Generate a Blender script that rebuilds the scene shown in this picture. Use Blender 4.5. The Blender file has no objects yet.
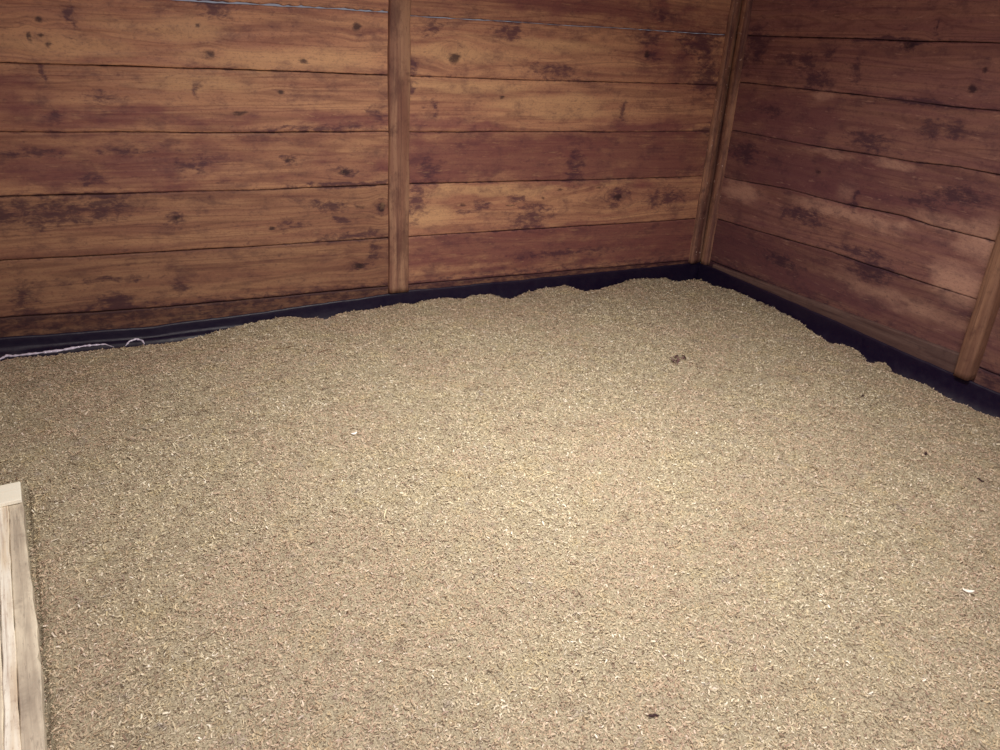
import bpy, bmesh, math
import numpy as np
from mathutils import Vector, Matrix
rng = np.random.default_rng(7)
scn = bpy.context.scene
C = scn.collection

# ------------------------------------------------------------------ camera
f_px = 764.98
cam = bpy.data.cameras.new('camera')
cam.sensor_fit = 'HORIZONTAL'; cam.sensor_width = 36.0
cam.lens = f_px * 36.0 / 1000.0
co = bpy.data.objects.new('camera', cam); C.objects.link(co)
CAM = np.array([-2.8510, -3.2166, 1.2128])
Rx = Vector((0.89922, -0.43452, 0.05094)); Ru = Vector((0.13320, 0.38282, 0.91417)); Rf = Vector((0.41673, 0.81525, -0.40212))
m = Matrix.Identity(4)
for i in range(3):
    m[i][0] = Rx[i]; m[i][1] = Ru[i]; m[i][2] = -Rf[i]; m[i][3] = CAM[i]
co.matrix_world = m
cam.clip_start = 0.02
scn.camera = co

# ------------------------------------------------------------------ helpers
def tag(o, label=None, cat=None, group=None, kind=None):
    if label: o['label'] = label
    if cat: o['category'] = cat
    if group: o['group'] = group
    if kind: o['kind'] = kind
    return o

def mesh_obj(name, verts, faces, mat, parent=None, smooth=False, attrs=None):
    verts = np.asarray(verts, dtype=np.float32).reshape(-1, 3)
    me = bpy.data.meshes.new(name)
    faces = np.asarray(faces, dtype=np.int32)
    n = faces.shape[1]
    me.vertices.add(len(verts)); me.vertices.foreach_set('co', verts.ravel())
    me.loops.add(faces.size); me.loops.foreach_set('vertex_index', faces.ravel())
    me.polygons.add(len(faces))
    me.polygons.foreach_set('loop_start', np.arange(0, faces.size, n, dtype=np.int32))
    me.polygons.foreach_set('loop_total', np.full(len(faces), n, dtype=np.int32))
    me.polygons.foreach_set('use_smooth', np.full(len(faces), smooth, dtype=bool))
    me.update(calc_edges=True)
    if attrs:
        for k, v in attrs.items():
            v = np.asarray(v, dtype=np.float32)
            if v.ndim == 1:
                a = me.attributes.new(k, 'FLOAT', 'POINT'); a.data.foreach_set('value', v)
            else:
                a = me.attributes.new(k, 'FLOAT_VECTOR', 'POINT'); a.data.foreach_set('vector', v.ravel())
    me.materials.append(mat)
    o = bpy.data.objects.new(name, me); C.objects.link(o)
    if parent: o.parent = parent
    return o

def grid_faces(nr, nc, off=0):
    r, c = np.meshgrid(np.arange(nr - 1), np.arange(nc - 1), indexing='ij')
    a = (r * nc + c).ravel() + off
    return np.stack([a, a + 1, a + nc + 1, a + nc], 1)

_perm = np.random.default_rng(3).random((512, 512))
def vnoise(x, y):
    x = np.asarray(x, float); y = np.asarray(y, float)
    xi = np.floor(x).astype(int); yi = np.floor(y).astype(int)
    fx = x - xi; fy = y - yi
    fx = fx * fx * (3 - 2 * fx); fy = fy * fy * (3 - 2 * fy)
    g = lambda a, b: _perm[a % 512, b % 512]
    return ((g(xi, yi) * (1 - fx) + g(xi + 1, yi) * fx) * (1 - fy) + (g(xi, yi + 1) * (1 - fx) + g(xi + 1, yi + 1) * fx) * fy) * 2 - 1
def fbm(x, y, o=3):
    s = 0; a = 1
    for k in range(o):
        s = s + a * vnoise(x * 2 ** k + 17.3 * k, y * 2 ** k + 5.1 * k); a *= .5
    return s
def sstep(a, b, x):
    t = np.clip((x - a) / (b - a), 0, 1); return t * t * (3 - 2 * t)

# ------------------------------------------------------------------ materials
def srgb(r, g, b):
    f = lambda c: (c / 255 / 12.92) if c / 255 <= .04045 else ((c / 255 + .055) / 1.055) ** 2.4
    return (f(r), f(g), f(b), 1)

class NT:
    def __init__(s, name):
        s.m = bpy.data.materials.new(name); s.m.use_nodes = True
        s.t = s.m.node_tree; s.t.nodes.clear()
        s.out = s.t.nodes.new('ShaderNodeOutputMaterial'); s.b = s.t.nodes.new('ShaderNodeBsdfPrincipled')
        s.t.links.new(s.b.outputs[0], s.out.inputs[0])
    def n(s, kind, **kw):
        n = s.t.nodes.new(kind)
        for k, v in kw.items(): setattr(n, k, v)
        return n
    def l(s, a, b): s.t.links.new(a, b)
    def attr(s, name, out='Fac'):
        n = s.n('ShaderNodeAttribute'); n.attribute_name = name; return n.outputs[out]
    def math(s, op, a, b=None, c=None, clamp=False):
        n = s.n('ShaderNodeMath', operation=op); n.use_clamp = clamp
        for i, v in enumerate((a, b, c)):
            if v is None: continue
            if isinstance(v, (int, float)): n.inputs[i].default_value = v
            else: s.l(v, n.inputs[i])
        return n.outputs[0]
    def ss(s, v, lo, hi, a=0., b=1.):
        n = s.n('ShaderNodeMapRange'); n.interpolation_type = 'SMOOTHSTEP'
        s.l(v, n.inputs[0])
        for i, q in zip((1, 2, 3, 4), (lo, hi, a, b)): n.inputs[i].default_value = q
        return n.outputs[0]
    def scale(s, v, sc):
        n = s.n('ShaderNodeVectorMath', operation='MULTIPLY'); s.l(v, n.inputs[0]); n.inputs[1].default_value = sc; return n.outputs[0]
    def noise(s, v, scale=1., detail=3., rough=.55, dist=0., out=0):
        n = s.n('ShaderNodeTexNoise'); s.l(v, n.inputs['Vector'])
        n.inputs['Scale'].default_value = scale; n.inputs['Detail'].default_value = detail
        n.inputs['Roughness'].default_value = rough; n.inputs['Distortion'].default_value = dist
        return n.outputs[out]
    def mix(s, f, a, b, mode='MIX'):
        n = s.n('ShaderNodeMix', data_type='RGBA', blend_type=mode)
        if isinstance(f, (int, float)): n.inputs[0].default_value = f
        else: s.l(f, n.inputs[0])
        for i, v in ((6, a), (7, b)):
            if isinstance(v, tuple): n.inputs[i].default_value = v
            else: s.l(v, n.inputs[i])
        return n.outputs[2]
    def ramp(s, f, stops):
        n = s.n('ShaderNodeValToRGB'); s.l(f, n.inputs[0]); e = n.color_ramp.elements
        while len(e) < len(stops): e.new(.5)
        for k, (p, c) in enumerate(stops): e[k].position = p; e[k].color = c
        return n.outputs[0]
    def bump(s, h, st, dist):
        n = s.n('ShaderNodeBump'); s.l(h, n.inputs['Height']); n.inputs['Strength'].default_value = st
        n.inputs['Distance'].default_value = dist; s.l(n.outputs[0], s.b.inputs['Normal'])

def wall_wood(name, light, mid, dark, redc, stainc, palec, knotc, gain=1.0):
    w = NT(name)
    g = w.attr('guv', 'Vector'); p = w.attr('puv', 'Vector')
    tone = w.attr('tone'); redn = w.attr('redness'); st = w.attr('stain'); kn = w.attr('knot'); pl = w.attr('pale')
    rings = w.noise(w.scale(g, (0.55, 9, 1)), 1, 2, .5, .6)
    wv = w.math('SINE', w.math('MULTIPLY', rings, 62.))
    fine = w.noise(w.scale(g, (4, 150, 1)), 1, 3, .6)
    streak = w.noise(w.scale(g, (1.6, 26, 1)), 1, 4, .6)
    col = w.mix(w.ss(streak, .32, .68), mid, light)
    col = w.mix(w.math('MULTIPLY', w.ss(wv, .3, 1.), .30), col, dark)
    col = w.mix(w.math('MULTIPLY', w.ss(fine, .52, .75), .4), col, dark)
    # weathered pale rub
    bl = w.noise(w.scale(p, (5, 16, 1)), 1, 4, .6)
    plf = w.math('MULTIPLY', w.math('ADD', pl, w.math('MULTIPLY', w.math('SUBTRACT', bl, .5), 1.2)), 1., clamp=True)
    col = w.mix(w.math('MULTIPLY', w.ss(plf, .1, .95), .65), col, palec)
    # reddish brown wash
    rn = w.noise(w.scale(p, (7, 17, 1)), 1, 5, .65)
    rf = w.math('ADD', redn, w.math('MULTIPLY', w.math('SUBTRACT', rn, .5), 1.9))
    col = w.mix(w.math('MULTIPLY', w.ss(rf, .2, 1.05), .72), col, redc)
    # dark stains with broken edges
    sn = w.noise(w.scale(p, (20, 42, 1)), 1, 6, .74, .35)
    sf = w.math('ADD', st, w.math('MULTIPLY', w.math('SUBTRACT', sn, .5), 2.8))
    sf = w.ss(sf, .3, 1.0)
    col = w.mix(w.math('MULTIPLY', sf, .8), col, stainc)
    # small random blotches and a grubby mottle everywhere
    b2 = w.noise(w.scale(p, (26, 52, 1)), 1, 4, .65, .3)
    col = w.mix(w.ss(b2, .57, .78, 0, .6), col, stainc)
    b3 = w.noise(w.scale(p, (8, 13, 1)), 1, 6, .72, .2)
    col = w.mix(w.ss(b3, .47, .70, 0, .5), col, stainc)
    b4 = w.noise(w.scale(p, (90, 130, 1)), 1, 3, .7)
    col = w.mix(w.ss(b4, .5, .72, 0, .35), col, dark)
    # knots
    kf = w.math('ADD', kn, w.math('MULTIPLY', w.math('SUBTRACT', sn, .5), 1.3))
    col = w.mix(w.ss(kf, .45, .95, 0, .85), col, knotc)
    fl = w.noise(w.scale(g, (30, 190, 1)), 1, 4, .75)
    col = w.mix(w.ss(fl, .58, .72, 0, .42), col, stainc)
    fp = w.noise(w.scale(g, (14, 70, 1)), 1, 3, .7)
    col = w.mix(w.ss(fp, .60, .74, 0, .35), col, palec)
    tn = w.n('ShaderNodeCombineColor')
    for i in range(3): w.l(tone, tn.inputs[i])
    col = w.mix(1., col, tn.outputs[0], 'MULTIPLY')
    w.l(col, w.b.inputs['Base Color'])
    w.l(w.ss(fine, .3, .7, .5, .7), w.b.inputs['Roughness'])
    w.b.inputs['Specular IOR Level'].default_value = .3
    h = w.math('ADD', w.math('MULTIPLY', fine, .5), w.math('MULTIPLY', wv, .12))
    w.bump(h, .35, .002)
    return w.m

WOODB = wall_wood('stained_boarding', srgb(196, 148, 114), srgb(166, 117, 95), srgb(100, 60, 58), srgb(122, 70, 74), srgb(78, 48, 62), srgb(204, 162, 122), srgb(58, 40, 44))
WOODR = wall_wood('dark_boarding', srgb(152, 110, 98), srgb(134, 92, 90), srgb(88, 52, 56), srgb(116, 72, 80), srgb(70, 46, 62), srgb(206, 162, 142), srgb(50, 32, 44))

def plain(name, col, rough=.7, spec=.3, metal=0.):
    w = NT(name); w.b.inputs['Base Color'].default_value = col; w.b.inputs['Roughness'].default_value = rough
    w.b.inputs['Specular IOR Level'].default_value = spec; w.b.inputs['Metallic'].default_value = metal
    return w.m

def lumber(name, a, b, c, axis=2, sc=1., bumpd=.0015, speck=.0, stain=0.):
    """timber with grain along one object axis"""
    w = NT(name); t = w.n('ShaderNodeTexCoord').outputs['Object']
    s = [70 * sc] * 3; s[axis] = 2.2 * sc
    s2 = [22 * sc] * 3; s2[axis] = 1.6 * sc
    n1 = w.noise(w.scale(t, tuple(s)), 1, 4, .65, .2); n2 = w.noise(w.scale(t, tuple(s2)), 1, 3, .6, .5)
    n3 = w.noise(t, 14, 5, .7)
    col = w.mix(w.ss(n2, .32, .66), b, a)
    col = w.mix(w.ss(n1, .5, .72, 0, .65), col, c)
    col = w.mix(w.ss(n3, .55, .75, 0, .6), col, c)
    if stain:
        q = [9.] * 3; q[axis] = 4.5
        n4 = w.noise(w.scale(t, tuple(q)), 1, 6, .72)
        col = w.mix(w.ss(n4, .44, .66, 0, stain), col, c)
    n5 = w.noise(w.scale(t, tuple(260 if k != axis else 40 for k in range(3))), 1, 3, .7)
    col = w.mix(w.ss(n5, .56, .7, 0, .5), col, c)
    if speck:
        v = w.noise(w.scale(t, (60, 60, 60)), 1, 2, .5)
        col = w.mix(w.ss(v, .68, .74, 0, speck), col, srgb(215, 185, 170))
    w.l(col, w.b.inputs['Base Color']); w.b.inputs['Roughness'].default_value = .65; w.b.inputs['Specular IOR Level'].default_value = .25
    w.bump(n1, .5, bumpd)
    return w.m

BATTEN = lumber('batten_timber', srgb(178, 138, 112), srgb(138, 97, 82), srgb(88, 56, 54), stain=.6)
CORNER = lumber('corner_timber', srgb(180, 136, 110), srgb(122, 84, 76), srgb(66, 42, 50), speck=.8, stain=.5)
SOLE = lumber('sole_timber', srgb(118, 94, 88), srgb(96, 72, 68), srgb(70, 50, 52), axis=1, stain=.4)
FRESH = lumber('fresh_timber', srgb(158, 120, 98), srgb(130, 94, 78), srgb(92, 62, 56), axis=2, stain=.3)

# ------------------------------------------------------------------ boarded walls
def interp(pts):
    xs = np.array([p[0] for p in pts]); zs = np.array([p[1] for p in pts])
    o = np.argsort(xs); xs = xs[o]; zs = zs[o]
    return lambda u: np.interp(u, xs, zs)

KB = [(-3.016,1.191,.017,.013),(-3.049,1.137,.009,.022),(-3.018,1.145,.012,.01),(-3.005,1.12,.015,.009),(-2.871,1.126,.01,.006),(-2.483,1.106,.021,.021),(-2.685,1.085,.007,.005),(-1.922,1.226,.02,.018),(-2.14,1.094,.022,.014),(-2.235,.976,.02,.011),(-2.39,.9,.033,.009),(-1.502,1.128,.03,.03),(-1.274,.977,.02,.008),(-.939,.561,.028,.009),(-.723,.564,.024,.007),(-2.211,.722,.03,.012),(-1.987,.669,.03,.012),(-1.941,.261,.034,.02),(-1.828,.516,.018,.03),(-2.512,1.199,.012,.010),(-1.03,.53,.02,.008),(-1.2,.50,.03,.008),(-1.45,.51,.02,.008),(-.598,.515,.03,.02),(-2.3,.45,.02,.01),(-2.66,.508,.02,.012),(-1.92,.52,.03,.008),(-.52,1.18,.02,.02)]
# small marks without grain swirl
SB = [(-2.544,.98,.014,.025),(-1.616,1.23,.05,.034),(-1.25,1.237,.075,.032),(-1.016,1.096,.13,.03),(-1.589,.932,.016,.037),(-.631,.93,.023,.055),(-.867,.677,.045,.104),(-1.608,.669,.057,.052),(-2.865,.95,.055,.02),(-3.017,.878,.031,.02),(-1.672,.528,.05,.075),(-1.153,.531,.07,.02),(-1.042,.489,.09,.02),(-1.359,.506,.05,.028),(-1.434,.477,.065,.015),(-.598,.515,.075,.055),(-1.103,.429,.12,.05),(-3.07,.550,.25,.052),(-2.904,.557,.1,.05),(-3.3,.55,.2,.05),(-2.666,.508,.05,.035),(-2.226,.462,.062,.021),(-2.056,.53,.09,.03),(-2.015,.477,.06,.02),(-1.828,.516,.022,.045),(-1.941,.261,.05,.03),(-1.863,.314,.03,.055),(-2.677,.246,.038,.025),(-2.926,.28,.12,.013),(-3.216,.246,.038,.058),(-2.919,.198,.045,.037),(-2.572,.708,.07,.033),(-2.211,.722,.04,.018),(-1.987,.669,.05,.02),(-2.939,.661,.053,.021),(-2.792,.767,.137,.015),(-3.113,.76,.093,.017),(-.449,1.352,.08,.025),(-.517,1.242,.08,.03),(-.477,1.17,.05,.026),(-.219,1.233,.13,.065),(-.043,.838,.08,.04),(-2.905,1.221,.014,.05),(-2.448,1.255,.063,.027),(-3.029,1.025,.012,.032),(-1.702,1.098,.022,.038),(-1.702,.998,.022,.04),(-.15,1.1,.09,.1),(-1.95,.40,.15,.02),(-.3,.5,.14,.06),(-.9,.25,.3,.02),(-2.0,.62,.2,.012),(-2.1,.85,.25,.010),(-1.85,.9,.04,.03)]
REDB = [(-2.907,.879,.265,.045),(-3.115,.92,.09,.046),(-3.125,1.0,.059,.032),(-1.611,.867,.212,.033),(-.425,.852,.379,.033),(-1.375,.851,.149,.026),(-2.707,.908,.061,.028),(-2.538,.874,.221,.026),(-.327,1.162,.214,.113),(-.456,1.223,.117,.065),(-.834,.629,.354,.067),(-.491,.695,.314,.124),(-1.608,.691,.191,.087),(-1.029,.322,.536,.07),(-1.96,.877,.259,.031),(-2.731,.711,.213,.066),(-3.029,.699,.161,.056),(-.299,.278,.272,.088),(-.809,1.36,.618,.04),(-.9,.72,.7,.08)]
PALEB = [(-2.608,1.181,.206,.04),(-2.302,1.092,.308,.035),(-2.525,.998,.217,.028),(-.978,.97,.329,.026),(-1.429,1.011,.292,.024),(-1.131,.937,.21,.017),(-1.535,.58,.123,.035),(-1.312,.573,.373,.023),(-1.605,.471,.097,.054),(-.716,.602,.271,.019),(-.973,.926,.273,.035),(-1.434,1.142,.238,.031),(-2.034,1.102,.163,.044),(-.999,1.2,.317,.024),(-2.964,1.116,.251,.038)]
KR = [(-.984,1.267,.035,.017),(-1.318,1.198,.014,.013),(-1.29,1.132,.022,.02),(-.675,.735,.018,.01),(-1.085,1.333,.01,.02)]
SR = [(-.984,1.267,.05,.02),(-1.085,1.34,.016,.03),(-.844,1.286,.129,.007),(-1.116,1.069,.15,.012),(-.472,1.186,.07,.049),(-.606,1.22,.04,.025),(-.769,1.169,.024,.06),(-.579,1.117,.09,.032),(-.381,1.19,.07,.025),(-1.165,.982,.06,.036),(-1.27,.984,.07,.035),(-.161,1.25,.07,.09),(-.052,1.176,.07,.054),(-.313,.966,.08,.026),(-1.36,.762,.11,.042),(-1.225,.717,.08,.03),(-.624,.53,.168,.044),(-1.061,.387,.12,.057),(-.56,.297,.14,.028),(-.9,.9,.12,.04),(-.2,.75,.1,.06),(-.9,.66,.02,.08),(-1.0,.45,.2,.02)]
PALER = [(-.69,.825,.15,.014),(-1.031,.821,.1,.011),(-.609,1.049,.06,.02),(-1.331,.653,.115,.032),(-1.146,.6,.04,.023),(-1.5,.616,.1,.08),(-1.45,.44,.12,.08),(-.208,.569,.12,.04),(-.897,.588,.26,.03),(-1.2,.30,.3,.04),(-.85,.69,.05,.05)]
REDR = [(-.4,.95,.3,.07),(-.6,.72,.4,.08),(-.3,.3,.3,.12),(-.7,.25,.5,.05)]

def blob(u, v, L, ragged=1.):
    s = np.zeros_like(u)
    u, v = u + ragged * (.020 * fbm(u * 17, v * 24, 3) + .004 * vnoise(u * 90, v * 90)), v + ragged * (.010 * fbm(u * 15 + 40, v * 26 + 9, 3) + .003 * vnoise(u * 80 + 9, v * 110))
    for (a, b, ra, rb) in L:
        d = ((u - a) / ra) ** 2 + ((v - b) / rb) ** 2
        s = np.maximum(s, np.exp(-d * .7))
    return s

def board_wall(name, mat, place, bays, seams, tones, reds, K, S, RD, PL, vmax, step=.008, gapseam=None, vlow=0.0):
    V = []; F = []; A = {k: [] for k in ('guv', 'puv', 'tone', 'redness', 'stain', 'knot', 'pale')}
    off = 0; bid = 0
    tedge = [0, 0, .008, .02, .04]
    for bi, (u0, u1) in enumerate(bays):
        nb = len(seams) - 1
        for i in range(nb):
            bid += 1
            lo, hi = seams[i], seams[i + 1]
            nu = max(8, int((u1 - u0) / step))
            u = np.linspace(u0 + .0015, u1 - .0015, nu)
            wob = lambda q, k: .0016 * vnoise(q * 7 + 31 * k, k * 3.3 + 0 * q) + .0007 * vnoise(q * 40, k * 9.1 + 0 * q)
            gl = .0010 + .0011 * vnoise(u * 5, 0 * u + i)
            gh = .0010 + .0011 * vnoise(u * 4, 0 * u + i + 7)
            if gapseam is not None and i + 1 == gapseam: gh = .0012 + .0010 * vnoise(u * 42, 0 * u + 1) + .0004
            if gapseam is not None and i == gapseam: gl = np.interp(u, [-2.4, -1.75, -1.7, -.5], [.0040, .0034, .0010, -.0014]) + .0030 * vnoise(u * 60, 0 * u + 4) * np.interp(u, [-1.75, -1.7], [1., .5])
            zl = lo(u) + wob(u, i) + np.maximum(gl, .0000); zh = hi(u) + wob(u, i + 1) - np.maximum(gh, .0000)
            tt = np.array(tedge + list(np.linspace(.06, .94, 24)) + [1 - x for x in tedge[::-1]])
            nn = np.array([-.022, -.005, -.0012, -.0003, 0] + [0] * 24 + [0, -.0003, -.0012, -.005, -.022])
            cup = .0016 * (rng.random() - .3)
            pr = .0022 * rng.random()
            T, U = np.meshgrid(tt, u, indexing='ij')
            Vv = zl[None, :] + (zh - zl)[None, :] * T
            N = nn[:, None] + pr + cup * (1 - (2 * T - 1) ** 2) + .0007 * fbm(U * 5, Vv * 12 + bid)
            N[0, :] = -.022; N[-1, :] = -.022
            V.append(place(U, Vv, N).reshape(-1, 3))
            F.append(grid_faces(len(tt), nu, off)); off += len(tt) * nu
            warp = np.zeros_like(U)
            for (a, b, ra, rb) in K + ([(-2.62,1.175,.09,.016),(-1.05,1.165,.10,.022),(-1.5,1.15,.07,.035),(-2.1,1.17,.11,.02),(-2.95,1.12,.08,.02),(-.65,.53,.06,.04),(-1.9,.69,.10,.02)] if name == 'wall_back' else []):
                du = (U - a); dv = Vv - b
                warp += -1.0 * dv * np.exp(-(du / (ra * 2.6)) ** 2 - (dv / (rb * 2.0)) ** 2) * .85
            A['guv'].append(np.stack([U + 3.7 * bid, Vv + warp + 1.9 * bid, 0 * U + 2.3 * bid], -1).reshape(-1, 3))
            A['puv'].append(np.stack([U, Vv, 0 * U + 1.], -1).reshape(-1, 3))
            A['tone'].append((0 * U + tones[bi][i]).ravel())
            A['redness'].append(np.clip(blob(U, Vv, RD) * .85 + reds[bi][i], 0, 1).ravel())
            damp = (1 - sstep(.13, .25, Vv)) * .62
            edge = np.exp(-(Vv - zl[None, :]) / .007) * .6 + np.exp(-(zh[None, :] - Vv) / .006) * .55
            A['stain'].append(np.clip(blob(U, Vv, S) * .9 + damp + edge, 0, 1.15).ravel())
            A['knot'].append(blob(U, Vv, K, .35).ravel())
            A['pale'].append(blob(U, Vv, PL).ravel())
    V = np.concatenate(V); F = np.concatenate(F)
    A = {k: np.concatenate(v) for k, v in A.items()}
    return mesh_obj(name, V, F, mat, smooth=True, attrs=A)

cz = lambda z: (lambda u: 0 * u + z)
H = 2.30
seB = [cz(0.0), interp([(-3.6, .165), (-3.33, .165), (-2.77, .150), (-1.8, .155), (0, .150)]),
       interp([(-3.6,.385),(-3.271,.382),(-2.394,.376),(-1.802,.378),(-.38,.378),(0,.381)]),
       interp([(-3.6,.615),(-3.23,.612),(-2.376,.607),(-1.8,.612),(-.415,.602),(0,.607)]),
       interp([(-3.6,.832),(-3.19,.831),(-2.359,.828),(-1.798,.83),(-.451,.829),(0,.833)]),
       interp([(-3.6,1.053),(-3.15,1.053),(-2.77,1.056),(-2.341,1.056),(-1.797,1.053),(-1.164,1.05),(-.487,1.054),(0,1.054)]),
       interp([(-3.6,1.278),(-2.564,1.28),(-1.795,1.286),(-1.703,1.279),(-.524,1.285),(0,1.286)]),
       cz(1.51), cz(1.735), cz(1.96), cz(2.185), cz(H)]
tB = [[.52,.70,.80,.95,1.06,1.22,1.22,1.,1.,1.,1.], [.66,1.0,1.12,1.0,1.14,1.14,1.06,1.,1.,1.,1.]]  # tone per bay and board, with some of the wall's lighting folded in
rB = [[.3,.18,.12,.30,.05,0.,.0,.1,.1,.1,.1], [.5,.55,.08,.45,.05,.0,.2,.1,.1,.1,.1]]
board_wall('wall_back', WOODB, lambda U, V, N: np.stack([U, -N, V], -1), [(-3.62, -1.752), (-1.752, .0)], seB, tB, rB, KB, SB, REDB, PALEB, H, gapseam=6)['kind'] = 'structure'

seR = [cz(0.0), interp([(-3.6, .16), (0, .165)]),
       interp([(-3.6,.41),(-1.6,.405),(-1.061,.405),(-.836,.410),(-.498,.401),(-.154,.393),(0,.39)]),
       interp([(-3.6,.63),(-1.298,.627),(-1.134,.636),(-.885,.628),(-.515,.628),(-.101,.612),(0,.61)]),
       interp([(-3.6,.86),(-1.329,.858),(-1.126,.848),(-.526,.842),(-.209,.844),(0,.845)]),
       interp([(-3.6,1.07),(-1.416,1.069),(-1.244,1.066),(-.803,1.073),(-.149,1.074),(0,1.074)]),
       cz(1.287), cz(1.51), cz(1.735), cz(1.96), cz(2.185), cz(H)]
tR = [[.66,.76,.96,.88,.96,1.04,1.06,1.,1.,1.,1.], [.66,.76,.96,.88,.96,1.04,1.06,1.,1.,1.,1.]]  # right wall board tones, likewise carrying part of the lighting
rR = [[.4,.3,.1,.4,.3,.05,.15,.1,.1,.1,.1], [.4,.3,.1,.4,.3,.05,.15,.1,.1,.1,.1]]
board_wall('wall_right', WOODR, lambda U, V, N: np.stack([-N, U, V], -1), [(-1.61, -.0), (-3.6, -1.61)], seR, tR, rR, KR, SR, REDR, PALER, H, step=.011)['kind'] = 'structure'

def box_mesh(bm, x0, x1, y0, y1, z0, z1):
    vs = [bm.verts.new((x, y, z)) for z in (z0, z1) for y in (y0, y1) for x in (x0, x1)]
    for q in ((0,2,3,1),(4,5,7,6),(0,1,5,4),(1,3,7,5),(3,2,6,7),(2,0,4,6)):
        bm.faces.new([vs[i] for i in q])

def boxes(name, L, mat, kind=None, bevel=0., parent=None, loc=(0,0,0)):
    bm = bmesh.new()
    for b in L: box_mesh(bm, *b)
    if bevel: bmesh.ops.bevel(bm, geom=list(bm.edges), offset=bevel, segments=2, affect='EDGES', profile=.6)
    me = bpy.data.meshes.new(name); bm.to_mesh(me); bm.free(); me.materials.append(mat)
    o = bpy.data.objects.new(name, me); C.objects.link(o); o.location = loc
    if kind: o['kind'] = kind
    if parent: o.parent = parent
    return o

# outer skins behind the boards (open at the seam where daylight leaks in)
DARK = plain('dark_backing', (.012, .009, .010, 1), .9, .1)
boxes('wall_backing', [(-3.66, .06, .026, .05, -.02, 1.262), (-3.66, .06, .026, .05, 1.302, H + .05)], DARK, 'structure')
boxes('wall_backing', [(.026, .05, -3.66, .02, -.02, H + .05)], DARK, 'structure')
side = NT('plain_boarding')
t = side.n('ShaderNodeTexCoord').outputs['Object']
nn_ = side.noise(side.scale(t, (2, 2, 30)), 1, 4, .6)
side.l(side.mix(nn_, srgb(110, 74, 56), srgb(160, 112, 80)), side.b.inputs['Base Color']); side.b.inputs['Roughness'].default_value = .7
boxes('wall_left', [(-3.66, -3.62, -3.68, .05, -.02, H)], side.m, 'structure')
DX0, DX1, DZ = -3.15, -1.95, 2.05
boxes('wall_front', [(-3.62, DX0, -3.68, -3.64, -.02, H), (DX1, .05, -3.68, -3.64, -.02, H), (DX0, DX1, -3.68, -3.64, DZ, H)], side.m, 'structure')
boxes('ceiling', [(-3.68, .08, -3.70, .08, H, H + .04)], side.m, 'structure')
conc = NT('concrete_floor')
t = conc.n('ShaderNodeTexCoord').outputs['Object']
conc.l(conc.mix(conc.noise(t, 6, 5, .6), srgb(60, 54, 52), srgb(92, 84, 78)), conc.b.inputs['Base Color'])
boxes('floor', [(-3.68, .08, -3.70, .08, -.06, -.004)], conc.m, 'structure')

# ------------------------------------------------------------------ battens and trims
def batten(name, axis, a, w, th, z0, z1, mat, amp=.003, bev=.004, seed=0, lean=0.):
    """upright timber on the back wall (axis x) or the right wall (axis y), with slightly uneven hewn edges"""
    zs = np.linspace(z0, z1, 90)
    c = [(0, 0), (0, th - bev), (bev, th), (w * .5, th + .0008), (w - bev, th), (w, th - bev), (w, 0)]
    V = []
    for k, z in enumerate(zs):
        e0 = amp * fbm(z * 9 + seed, seed + .3, 3); e1 = amp * fbm(z * 8 + seed, seed + 9.3, 3)
        for (p, n) in c:
            q = p + (e0 if p < w * .5 else e1) * (0.3 if p == w * .5 else 1) + lean * (z - z0)
            n2 = n + (.0008 * fbm(z * 30, p * 90 + seed) if n > 0 else -.004)
            V.append((a + q, -n2, z) if axis == 'x' else (-n2, a - q, z))
    nc = len(c); F = [tuple(x) for x in grid_faces(len(zs), nc)]
    o = mesh_obj(name, V, np.array(F), mat, smooth=True)
    bm = bmesh.new(); bm.from_mesh(o.data)
    bm.verts.ensure_lookup_table()
    bm.faces.new([bm.verts[(len(zs) - 1) * nc + i] for i in range(nc)]); bm.faces.new([bm.verts[i] for i in range(nc)][::-1])
    bm.to_mesh(o.data); bm.free()
    o['kind'] = 'structure'
    return o
batten('trim_1', 'x', -1.803, .090, .022, .128, H - .002, BATTEN, .0030, seed=2, lean=.006)
# corner post: two strips meeting in the corner, one on each wall
batten('trim_2', 'x', -.086, .046, .026, .140, H - .002, CORNER, .002, seed=5, lean=.012)
batten('trim_3', 'y', -.030, .046, .028, .140, H - .002, CORNER, .002, seed=8)
batten('trim_4', 'x', -.040, .038, .012, .140, H - .002, CORNER, .001, seed=11)
# right wall upright
batten('trim_5', 'y', -1.566, .062, .050, .114, H - .002, FRESH, .0035, bev=.006, seed=14)
# sole plate along the right wall
def sole():
    ys = np.linspace(-1.566, -.12, 120); V = []
    top = np.interp(ys, [-1.58, -1.21, -.7, -.1], [.190, .181, .168, .155])
    for y, zt in zip(ys, top):
        zt = zt + .0012 * fbm(y * 10, 2.)
        for (n, z) in ((-.003, .10), (.016, .10), (.016, zt - .004), (.013, zt), (-.003, zt + .002)):
            V.append((-n, y, z))
    o = mesh_obj('baseboard_right', V, grid_faces(len(ys), 5), SOLE, smooth=False); o['kind'] = 'structure'
sole()

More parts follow.
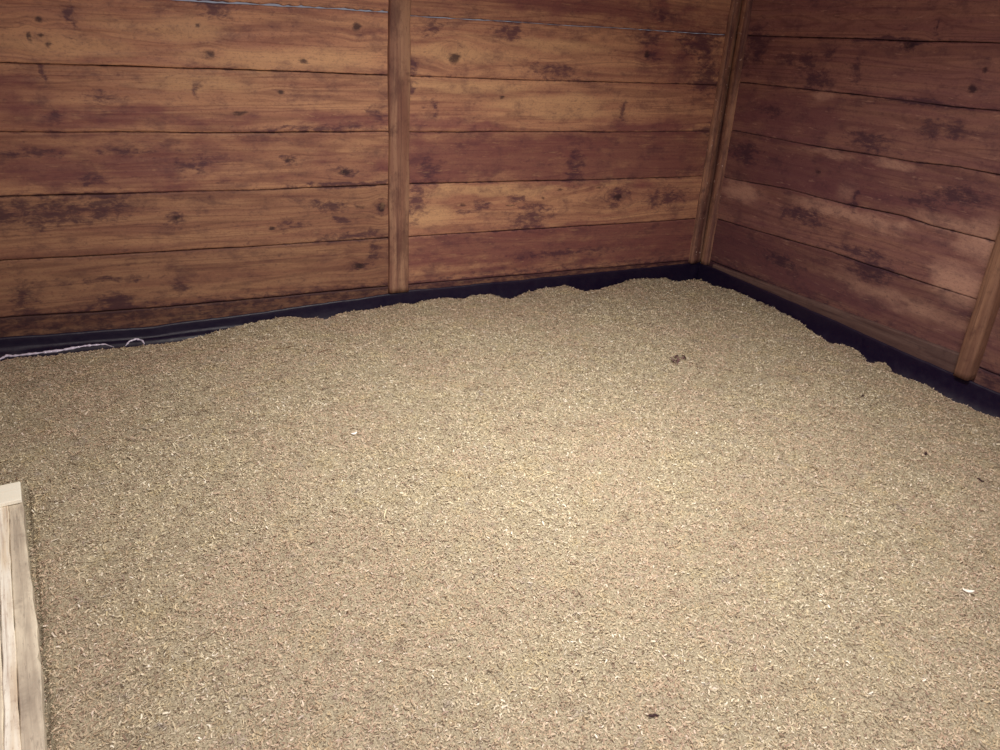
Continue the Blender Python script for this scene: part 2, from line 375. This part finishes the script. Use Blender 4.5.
# ------------------------------------------------------------------ black liner turned up the foot of the walls
lb = interp([(-3.6,.092),(-3.3,.090),(-3.05,.082),(-2.8,.078),(-2.4,.092),(-1.8,.121),(-1.7,.128),(-.34,.135),(-.07,.136),(0,.138)])
lr = interp([(-3.6,.1),(-1.67,.108),(-1.213,.117),(-.734,.131),(-.096,.143),(0,.14)])
pl_ = NT('black_membrane')
t = pl_.n('ShaderNodeTexCoord').outputs['Object']
n1 = pl_.noise(t, 30, 4, .6)
pl_.l(pl_.mix(pl_.ss(n1, .55, .8, 0, .5), srgb(24, 12, 42), srgb(36, 24, 52)), pl_.b.inputs['Base Color'])
pl_.l(pl_.ss(n1, .3, .75, .42, .56), pl_.b.inputs['Roughness']); pl_.b.inputs['Specular IOR Level'].default_value = .55
pl_.bump(pl_.noise(t, 9, 3, .5), .5, .01)
LINER = pl_.m
lin = bpy.data.objects.new('floor_liner', None); C.objects.link(lin)
tag(lin, 'black glossy sheet liner turned up along the foot of both boarded walls', 'liner')
def liner_run(axis, us, ztop, seed, base_n=.020):
    V = []
    prof = [(-.002, -.004), (.000, 0.), (.005, .002), (.009, -.001), (.010, -.006), (.0095, -.018), (.011, -.034), (.012, -.055)]
    for u in us:
        zt = ztop(u) + .0018 * fbm(u * 6, seed) + .0008 * vnoise(u * 40, seed)
        bulge = .006 * (vnoise(u * 5, seed + 3.) + .3)
        pts = [(n, zt + dz) for n, dz in prof]
        pts += [(.014 + bulge * .5, max(.035, zt - .075)), (.020 + bulge, .020), (.030 + bulge, .009), (.05, .005 + .002 * vnoise(u * 15, 2)), (.12, .003 + .003 * (vnoise(u * 11, 5) + 1)), (.22, .003), (.32, .002)]
        for (n, z) in pts:
            n = n + base_n
            if axis == 'x': V.append((min(u, -n), -n, z))
            else: V.append((-n, min(u, -n), z))
    return V, len(pts)
for axis, us, zt, sd, bn in (('x', np.linspace(-3.61, 0, 420), lb, 1., .006), ('y', np.linspace(0, -3.62, 420), lr, 4., .020)):
    V, nc = liner_run(axis, us, zt, sd, bn)
    tag(mesh_obj('upstand', V, grid_faces(420, nc), LINER, parent=lin, smooth=True))
# loose crumpled flaps of the sheet at the left; pale colour paints their highlights
flap = NT('fold_highlight_pale'); flap.b.inputs['Base Color'].default_value = srgb(226, 218, 240); flap.b.inputs['Roughness'].default_value = .22
flap.b.inputs['Specular IOR Level'].default_value = .8; flap.b.inputs['Coat Weight'].default_value = .5
def strip(name, pts, r, mat, parent=None, flat=.5, seg=8, amp=.1, seed=0, up=0.):
    P = np.array(pts, float); d = np.r_[0, np.cumsum(np.linalg.norm(np.diff(P, axis=0), axis=1))]
    n = max(6, int(d[-1] / max(r * .8, .0015))); n = min(n, 160)
    s = np.linspace(0, d[-1], n); Q = np.stack([np.interp(s, d, P[:, i]) for i in range(3)], 1)
    T = np.gradient(Q, axis=0); T /= np.linalg.norm(T, axis=1)[:, None]
    side_ = np.cross(T, [0, 0, 1.]); side_ /= np.linalg.norm(side_, axis=1)[:, None]; upv = np.cross(side_, T)
    V = []
    for i in range(n):
        e = min(1., 4 * min(i, n - 1 - i) / n + .18)
        rr = r * e * (1 + amp * vnoise(i * .6 + seed, seed + 1.))
        for k in range(seg):
            a = 2 * math.pi * k / seg
            V.append(Q[i] + side_[i] * rr * math.cos(a) + upv[i] * rr * flat * math.sin(a) + upv[i] * up)
    F = []
    for i in range(n - 1):
        for k in range(seg):
            F.append((i * seg + k, i * seg + (k + 1) % seg, (i + 1) * seg + (k + 1) % seg, (i + 1) * seg + k))
    V = np.array(V); o = mesh_obj(name, V, np.array(F), mat, parent=parent, smooth=True)
    bm = bmesh.new(); bm.from_mesh(o.data); bm.verts.ensure_lookup_table()
    bm.faces.new([bm.verts[k] for k in range(seg)][::-1]); bm.faces.new([bm.verts[(n - 1) * seg + k] for k in range(seg)])
    bmesh.ops.recalc_face_normals(bm, faces=bm.faces); bm.to_mesh(o.data); bm.free()
    return o
tag(strip('fold', [(-3.40,-.155,.060),(-3.315,-.155,.062),(-3.295,-.133,.064),(-3.279,-.139,.062),(-3.2,-.147,.066),(-3.125,-.149,.068),(-3.042,-.133,.070),(-2.974,-.138,.070),(-2.945,-.168,.066)], .0055, flap.m, lin, .8, amp=.5, seed=3), 'crumpled edge of the sheet with its highlight painted pale')
tag(strip('fold', [(-2.905,-.165,.064),(-2.890,-.135,.070),(-2.865,-.124,.073),(-2.845,-.138,.070),(-2.838,-.168,.064)], .0045, flap.m, lin, .8, amp=.4, seed=9), 'crumpled edge of the sheet with its highlight painted pale')

# ------------------------------------------------------------------ bedding
OUT = [(-3.62,-.20,.078),(-3.42,-.19,.078),(-3.31,-.188,.078),(-3.275,-.17,.078),(-3.155,-.181,.078),(-2.943,-.189,.078),(-2.812,-.189,.078),(-2.626,-.153,.08),(-2.563,-.131,.082),(-2.479,-.091,.085),(-2.375,-.069,.088),(-2.288,-.052,.09),(-2.187,-.093,.093),(-2.137,-.153,.095),(-2.064,-.088,.097),(-1.944,-.089,.101),(-1.833,-.074,.102),(-1.767,-.059,.102),(-1.731,-.091,.102),(-1.597,-.04,.102),(-1.521,-.038,.102),(-1.474,-.077,.102),(-1.424,-.045,.102),(-1.314,-.045,.102),(-1.295,-.083,.102),(-1.246,-.146,.102),(-1.181,-.101,.102),(-1.057,-.055,.102),(-.911,-.034,.102),(-.86,-.061,.102),(-.846,-.134,.102),(-.773,-.139,.102),(-.63,-.085,.102),(-.521,-.061,.102),(-.462,-.067,.102),(-.305,-.074,.102),(-.271,-.141,.102),(-.143,-.13,.102),(-.109,-.188,.102),(-.097,-.279,.095),(-.052,-.325,.095),(-.05,-.456,.095),(-.05,-.631,.09),(-.05,-.71,.09),(-.069,-.829,.09),(-.125,-.957,.09),(-.166,-1.086,.09),(-.108,-1.105,.09),(-.11,-1.185,.09),(-.178,-1.294,.09),(-.103,-1.32,.09),(-.168,-1.406,.09),(-.178,-1.496,.09),(-.153,-1.564,.09),(-.18,-1.699,.09),(-.181,-1.807,.09),(-.146,-1.828,.09),(-.15,-2.2,.09),(-.14,-3.0,.09),(-.15,-3.62,.09)]
OP = np.array(OUT)[:, :2]
# signed distance grid to the ragged edge
GX = np.arange(-3.62, 0.001, .01); GY = np.arange(-3.64, 0.001, .01)
gx, gy = np.meshgrid(GX, GY, indexing='ij')
def sdist(x, y):
    d = np.full(x.shape, 9.)
    for a, b in zip(OP[:-1], OP[1:]):
        ab = b - a; L2 = ab @ ab
        t = np.clip(((x - a[0]) * ab[0] + (y - a[1]) * ab[1]) / L2, 0, 1)
        d = np.minimum(d, np.hypot(x - a[0] - t * ab[0], y - a[1] - t * ab[1]))
    # inside test
    poly = np.vstack([OP, [[-3.62, -3.64]]]); ins = np.zeros(x.shape, bool); n = len(poly)
    for i in range(n):
        x0, y0 = poly[i]; x1, y1 = poly[(i + 1) % n]
        if y0 == y1: continue
        cnd = ((y0 > y) != (y1 > y)) & (x < (x1 - x0) * (y - y0) / (y1 - y0) + x0)
        ins ^= cnd
    return np.where(ins, d, -d)
SD = sdist(gx, gy)
def samp(G, x, y):
    i = np.clip((x - GX[0]) / .01, 0, len(GX) - 1.001); j = np.clip((y - GY[0]) / .01, 0, len(GY) - 1.001)
    i0 = i.astype(int); j0 = j.astype(int); a = i - i0; b = j - j0
    return (G[i0, j0] * (1 - a) + G[i0 + 1, j0] * a) * (1 - b) + (G[i0, j0 + 1] * (1 - a) + G[i0 + 1, j0 + 1] * a) * b
def sd(x, y):
    return samp(SD, x, y) + .008 * vnoise(x * 38, y * 38) + .005 * vnoise(x * 100, y * 100)
def height(x, y, d=None):
    if d is None: d = sd(x, y)
    ze = np.interp(x, [-2.7, -1.9], [.076, .099])
    ze = np.where((x > -.9) & (y < x - .2), .088, ze)
    inner = ze + (.112 - ze) * sstep(0, .5, d)
    h = np.where(d >= 0, inner * (.80 + .20 * sstep(0, .045, d)), inner * .80 * np.clip(1 + d / .022, 0, 1))
    amp = sstep(-.02, .03, d)
    und = .011 * fbm(x * 2.3 + 4, y * 2.3, 3) * sstep(.05, .4, d) + .0055 * fbm(x * 11, y * 11 + 3, 3) + .0036 * vnoise(x * 58, y * 58)
    h = h + und * amp
    bxr = (x + 3.168) * .9951 + (y + 1.235) * .0992; byr = -(x + 3.168) * .0992 + (y + 1.235) * .9951
    pit = sstep(.020, .011, bxr) * sstep(-.352, -.336, bxr) * sstep(.034, .022, byr) * sstep(-1.33, -1.315, byr)
    return np.minimum(h, h * (1 - pit) + .092 * pit)

bed = NT('hemp_bedding')
t = bed.n('ShaderNodeTexCoord').outputs['Object']
nb1 = bed.noise(t, 260, 3, .7); nb2 = bed.noise(t, 9, 3, .6)
c = bed.ramp(nb1, [(.3, srgb(122, 110, 94)), (.5, srgb(168, 157, 134)), (.7, srgb(204, 194, 168))])
bed.l(c, bed.b.inputs['Base Color']); bed.b.inputs['Roughness'].default_value = .9; bed.b.inputs['Specular IOR Level'].default_value = .1
bed.bump(nb1, .8, .004)
st_ = .011
xs = np.arange(-3.615, -.006, st_); ys = np.arange(-3.63, -.006, st_)
BX, BY = np.meshgrid(xs, ys, indexing='ij')
D = sd(BX, BY); Z = height(BX, BY, D)
V = np.stack([BX, BY, Z], -1).reshape(-1, 3)
F = grid_faces(len(xs), len(ys))[:, ::-1]
F = F[:, ::1]
keep = (D.ravel()[F] > -.022).any(1)
F = F[keep][:, ::-1]
used = np.unique(F); remap = -np.ones(len(V), int); remap[used] = np.arange(len(used))
bedding = mesh_obj('bedding', V[used], remap[F], bed.m, smooth=True)
tag(bedding, 'thick pale layer of chopped plant stalk bedding covering the whole floor', 'bedding', kind='stuff')

# loose chips of the bedding, each a small bent flake
chipm = NT('stalk_chips')
geo = chipm.n('ShaderNodeNewGeometry'); ri = geo.outputs['Random Per Island']
cc = chipm.ramp(ri, [(0., srgb(100, 80, 66)), (.05, srgb(134, 118, 100)), (.18, srgb(172, 157, 132)), (.5, srgb(198, 186, 158)), (.8, srgb(220, 210, 182)), (.92, srgb(238, 230, 206)), (.97, srgb(250, 245, 228)), (1., srgb(252, 248, 234))])
chipm.n
t = chipm.n('ShaderNodeTexCoord').outputs['Object']
hue = chipm.math('FRACT', chipm.math('MULTIPLY', ri, 917.))
cc = chipm.mix(chipm.ss(hue, .7, 1., 0, .45), cc, srgb(200, 186, 140))
cc = chipm.mix(chipm.ss(hue, .0, .25, .45, 0), cc, srgb(198, 166, 152))
pt = chipm.noise(t, 3.2, 4, .6)
cc = chipm.mix(chipm.ss(pt, .38, .60, .08, .46), cc, srgb(192, 160, 142))
pt2 = chipm.noise(chipm.scale(t, (1.3, 1.3, 1.3)), 7, 3, .6)
cc = chipm.mix(chipm.ss(pt2, .5, .68, .0, .38), cc, srgb(200, 186, 142))
pt3 = chipm.noise(t, 24, 4, .65)
cc = chipm.mix(chipm.ss(pt3, .50, .70, .0, .6), cc, srgb(126, 106, 92))
pt4 = chipm.noise(t, 17, 3, .6)
cc = chipm.mix(chipm.ss(pt4, .58, .72, .0, .35), cc, srgb(150, 146, 150))
chipm.l(cc, chipm.b.inputs['Base Color']); chipm.b.inputs['Roughness'].default_value = .75; chipm.b.inputs['Specular IOR Level'].default_value = .25

def in_view(x, y, margin):
    d0 = x - CAM[0]; d1 = y - CAM[1]; d2 = .1 - CAM[2]
    zf = d0 * Rf[0] + d1 * Rf[1] + d2 * Rf[2]
    px = 500 + f_px * (d0 * Rx[0] + d1 * Rx[1] + d2 * Rx[2]) / np.maximum(zf, .05); py = 375 - f_px * (d0 * Ru[0] + d1 * Ru[1] + d2 * Ru[2]) / np.maximum(zf, .05)
    return (zf > .1) & (px > -margin) & (px < 1000 + margin) & (py < 750 + margin)
def scatter(n, seed):
    r = np.random.default_rng(seed)
    x = r.uniform(-3.60, -.01, n); y = r.uniform(-3.6, -.02, n)
    dist = np.hypot(x - CAM[0], y - CAM[1])
    dens = np.where(in_view(x, y, 130), np.clip(1.25 - dist * .16, .62, 1.), .16)
    k = (r.random(n) < dens)
    x, y, dist = x[k], y[k], dist[k]
    d = sd(x, y); k = d > -.012 * r.random(len(x)) ** 2
    # not under the timber panel
    bxr = (x + 3.168) * .9951 + (y + 1.235) * .0992; byr = -(x + 3.168) * .0992 + (y + 1.235) * .9951
    k &= ~((bxr < .002) & (bxr > -.34) & (byr < .028) & (byr > -1.32))
    return x[k], y[k], d[k], dist[k], r
x, y, d, dist, r = scatter(1050000, 21)
n = len(x)
z = height(x, y, d) + r.uniform(-.0005, .0032, n) + .003 * (r.random(n) > .93)
far = 1 + .10 * np.clip(dist - 1.5, 0, 2.5)
L = np.clip(r.lognormal(math.log(.0046), .42, n), .002, .014) * far
W = np.clip(L * r.uniform(.18, .5, n), .0009, .0034) * far
yaw = r.uniform(0, 2 * math.pi, n); pit = r.normal(0, .38, n); rol = r.normal(0, .45, n)
bend = r.uniform(-.35, .35, n) * L
cx, sx = np.cos(yaw), np.sin(yaw)
ax = np.stack([cx * np.cos(pit), sx * np.cos(pit), np.sin(pit)], 1)
bx = np.stack([-sx * np.cos(rol), cx * np.cos(rol), np.sin(rol)], 1)
P = np.stack([x, y, z], 1)
hv = np.array([0, 0, 1.])
Vc = np.empty((n, 6, 3), np.float32)
for k, (s1, taper) in enumerate(((-.5, .75), (0, 1.), (.5, .7))):
    c0 = P + ax * (L * s1)[:, None] + (hv[None, :] * (bend * (0 if s1 else .5))[:, None]) + bx * ((bend * (0 if s1 else .6)))[:, None]
    Vc[:, 2 * k] = c0 - bx * (W * .5 * taper)[:, None]; Vc[:, 2 * k + 1] = c0 + bx * (W * .5 * taper)[:, None]
base = (np.arange(n) * 6)[:, None]
Fc = np.concatenate([base + np.array([[0, 1, 3, 2]]), base + np.array([[2, 3, 5, 4]])], 1).reshape(-1, 4)
chips = mesh_obj('loose_chips', Vc.reshape(-1, 3), Fc, chipm.m, parent=bedding)
chips['kind'] = 'stuff'
print('chips', n)

# ------------------------------------------------------------------ single bits that stand out on the bedding
def hz(x, y): return float(height(np.array([x]), np.array([y]))[0])
dk = plain('dark_stalk', srgb(62, 42, 44), .8); ck = plain('dusky_stalk', srgb(112, 84, 84), .8); pk = plain('pale_stalk', srgb(236, 224, 190), .6); br = plain('brown_stalk', srgb(112, 84, 62), .8)
wc = plain('white_shaving', srgb(252, 248, 238), .6)
def straw(x, y, ang, ln, r_, mat, name, label, cat, curve=.1, group=None, rise=.003):
    pts = []
    for k in range(7):
        s = (k / 6 - .5) * ln; q = curve * ln * (1 - (2 * k / 6 - 1) ** 2)
        X = x + s * math.cos(ang) - q * math.sin(ang); Y = y + s * math.sin(ang) + q * math.cos(ang)
        pts.append((X, Y, hz(X, Y) + rise + .0015 * math.sin(k * 2.)))
    o = strip(name, pts, r_, mat, flat=.6, seg=6, amp=.3, seed=x * 10)
    return tag(o, label, cat, group)
R_ = math.radians
straw(-.729,-1.964,R_(20),.022,.0038,dk,'stalk_fragment','dark brown stalk fragment on the bedding, nearer the right liner than the long thin stalk','plant stalk')
straw(-.80,-1.985,R_(-8),.10,.0013,br,'thin_stalk','thin brown broken stalk lying across the bedding on the right side','plant stalk',.05)
straw(-.717,-2.135,R_(75),.03,.003,dk,'stalk_fragment','dark pointed stalk fragment on the bedding at the far right edge of the view','plant stalk',.2)
straw(-.561,-1.589,R_(30),.025,.004,dk,'stalk_fragment','dark grey stalk fragment close to the liner along the right wall','plant stalk',.2)
straw(-2.109,-2.448,R_(-22),.022,.0028,dk,'seed_husk','dark narrow seed husk on the pale bedding near the bottom edge of the view','seed husk',.05)
straw(-2.372,-.511,R_(-5),.085,.0016,br,'thin_stalk','straight thin brown stalk on the bedding beside the curled stalk','plant stalk',.02)
straw(-2.236,-.60,R_(15),.08,.0018,br,'curled_stalk','curled brown stalk on the bedding below the back liner, right of the straight one','plant stalk',.28)
straw(-1.886,-1.639,R_(5),.075,.0015,pk,'pale_straw','pale thin straw lying flat in the middle of the bedding','straw',.06)
straw(-2.36,-1.68,R_(60),.05,.0018,pk,'pale_straw','pale straw lying slanted on the bedding left of the middle','straw',.05)
def flake(x, y, ang, a, b, mat, name, label, cat):
    V = []; 
    for i in range(7):
        for j in range(5):
            u = (i / 6 - .5) * a; v = (j / 4 - .5) * b * (1 - .5 * abs(2 * i / 6 - 1) ** 2)
            V.append((u, v, .004 + .25 * a * (2 * i / 6 - 1) ** 2 * .5 + .15 * b * math.sin(j)))
    V = np.array(V); V2 = V.copy(); V2[:, 2] += .0012
    F = grid_faces(7, 5); F2 = F[:, ::-1] + 35
    ring = [i * 5 for i in range(7)] + [30 + j for j in range(1, 5)] + [i * 5 + 4 for i in range(5, -1, -1)] + [j for j in range(3, 0, -1)]
    S = [(ring[k], ring[(k + 1) % len(ring)], ring[(k + 1) % len(ring)] + 35, ring[k] + 35) for k in range(len(ring))]
    o = mesh_obj(name, np.vstack([V, V2]), np.vstack([F2, F, np.array(S)]), mat, smooth=True)
    o.location = (x, y, hz(x, y)); o.rotation_euler = (0, 0, ang)
    return tag(o, label, cat)
flake(-1.238,-2.45,R_(-40),.024,.012,wc,'wood_shaving','bright white wood shaving on the bedding near the right edge of the view','wood shaving')
flake(-2.321,-1.255,R_(10),.018,.012,wc,'wood_shaving','small round white shaving on the bedding left of the middle','wood shaving')
# dark clump toward the corner
cl = bpy.data.objects.new('stalk_clump', None); C.objects.link(cl)
cl.location = (-.997, -1.073, hz(-.997, -1.073)); tag(cl, 'small matted clump of dark purplish stalks on the bedding toward the corner', 'plant clump')
rr = np.random.default_rng(5)
for k in range(11):
    a = R_(40) + rr.normal(0, .7); s = rr.normal(0, .026); q = rr.normal(0, .010)
    X, Y = s * math.cos(R_(42)) - q, s * math.sin(R_(42)) + q
    ln = rr.uniform(.02, .05)
    pts = [(X + (t_ - .5) * ln * math.cos(a), Y + (t_ - .5) * ln * math.sin(a), .004 + .004 * k / 11 + .006 * math.sin(t_ * 3.14)) for t_ in np.linspace(0, 1, 6)]
    strip('stalk', pts, rr.uniform(.0018, .0036), dk if k % 4 == 0 else ck, parent=cl, flat=.6, seg=6, amp=.4, seed=k)

# ------------------------------------------------------------------ weathered timber panel on the bedding at the left
PW1 = lumber('weathered_plank', srgb(240, 230, 208), srgb(196, 184, 166), srgb(148, 136, 124), axis=1, sc=1.5, stain=.4)
PW2 = lumber('whitened_plank', srgb(255, 252, 240), srgb(228, 210, 182), srgb(176, 150, 130), axis=1, sc=1.5, stain=.35)
PW3 = lumber('cream_batten', srgb(255, 254, 240), srgb(255, 252, 236), srgb(244, 234, 210), axis=0)
pan = bpy.data.objects.new('timber_panel', None); C.objects.link(pan)
pan.location = (-3.168, -1.235, .106); pan.rotation_euler = (0, 0, .0985)
tag(pan, 'weathered pale timber panel of planks lying on the bedding', 'wooden panel')
def plank(name, x1, w, y0, y1, z0, z1, mat, seed, taper=0.):
    ys_ = np.linspace(y0, y1, 70); V = []; b = .002
    for yy in ys_:
        e1 = .0016 * fbm(yy * 16 + seed, seed, 3); e0 = .0012 * fbm(yy * 14 + seed, seed + 4, 3)
        if x1 == 0.: e1 += .0075 * math.exp(-((yy + .62) / .26) ** 2) - .004 * math.exp(-((yy + .668) / .006) ** 2)
        g = .0012 * fbm(yy * 8, seed + 7.)
        X0 = x1 - w + e0; X1 = x1 + e1
        for (xx, zz) in ((X0, z0), (X0, z1 - b), (X0 + b, z1), ((X0 + X1) / 2, z1 + g), (X1 - b, z1), (X1, z1 - b), (X1, z0)):
            V.append((xx, yy, zz))
    o = mesh_obj(name, V, grid_faces(70, 7), mat, parent=pan)
    bm = bmesh.new(); bm.from_mesh(o.data); bm.verts.ensure_lookup_table()
    bm.faces.new([bm.verts[i] for i in range(7)]); bm.faces.new([bm.verts[69 * 7 + i] for i in range(7)][::-1])
    bm.faces.new([bm.verts[i * 7] for i in range(70)] + [bm.verts[i * 7 + 6] for i in range(69, -1, -1)])
    bmesh.ops.recalc_face_normals(bm, faces=bm.faces); bm.to_mesh(o.data); bm.free()
    return o
xx = 0.
for k, (w, mat) in enumerate(((.030, PW1), (.022, PW2), (.060, PW1), (.07, PW2), (.07, PW1), (.07, PW2))):
    plank('plank', xx, w - .0008, -1.30, -.02, 0., .026 + (.0012 if k in (1, 3) else 0), mat, k * 3.1 + 1); xx -= w
boxes('cross_batten', [(-.322, .0, -.100, -.010, .0275, .038)], PW3, bevel=.002, parent=pan)

# ------------------------------------------------------------------ light
w = bpy.data.worlds.new('world'); scn.world = w; w.use_nodes = True
bg = w.node_tree.nodes['Background']; bg.inputs[0].default_value = (.62, .60, .70, 1); bg.inputs[1].default_value = .32

def area(name, loc, target, sx_, sy_, power, col):
    l = bpy.data.lights.new(name, 'AREA'); l.shape = 'RECTANGLE'; l.size = sx_; l.size_y = sy_; l.energy = power; l.color = col
    o = bpy.data.objects.new(name, l); C.objects.link(o); o.location = loc
    dv = Vector(target) - Vector(loc); o.rotation_euler = dv.to_track_quat('-Z', 'Y').to_euler()
    return o
area('doorway_daylight', (-2.55, -3.60, 1.45), (-1.6, -1.3, .1), 1.1, 1.1, 28, (1.0, .91, .91))
l = area('pool_light', (-1.88, -1.80, 2.22), (-1.80, -1.62, 0), .35, .35, 33.5, (1.0, .955, .87))  # added overhead light that makes the bright pool on the bedding, fitting unseen
l.data.spread = math.radians(124)

vs = scn.view_settings
vs.view_transform = 'Standard'; vs.look = 'None'; vs.gamma = 1; vs.exposure = 0.0; vs.use_curve_mapping = False
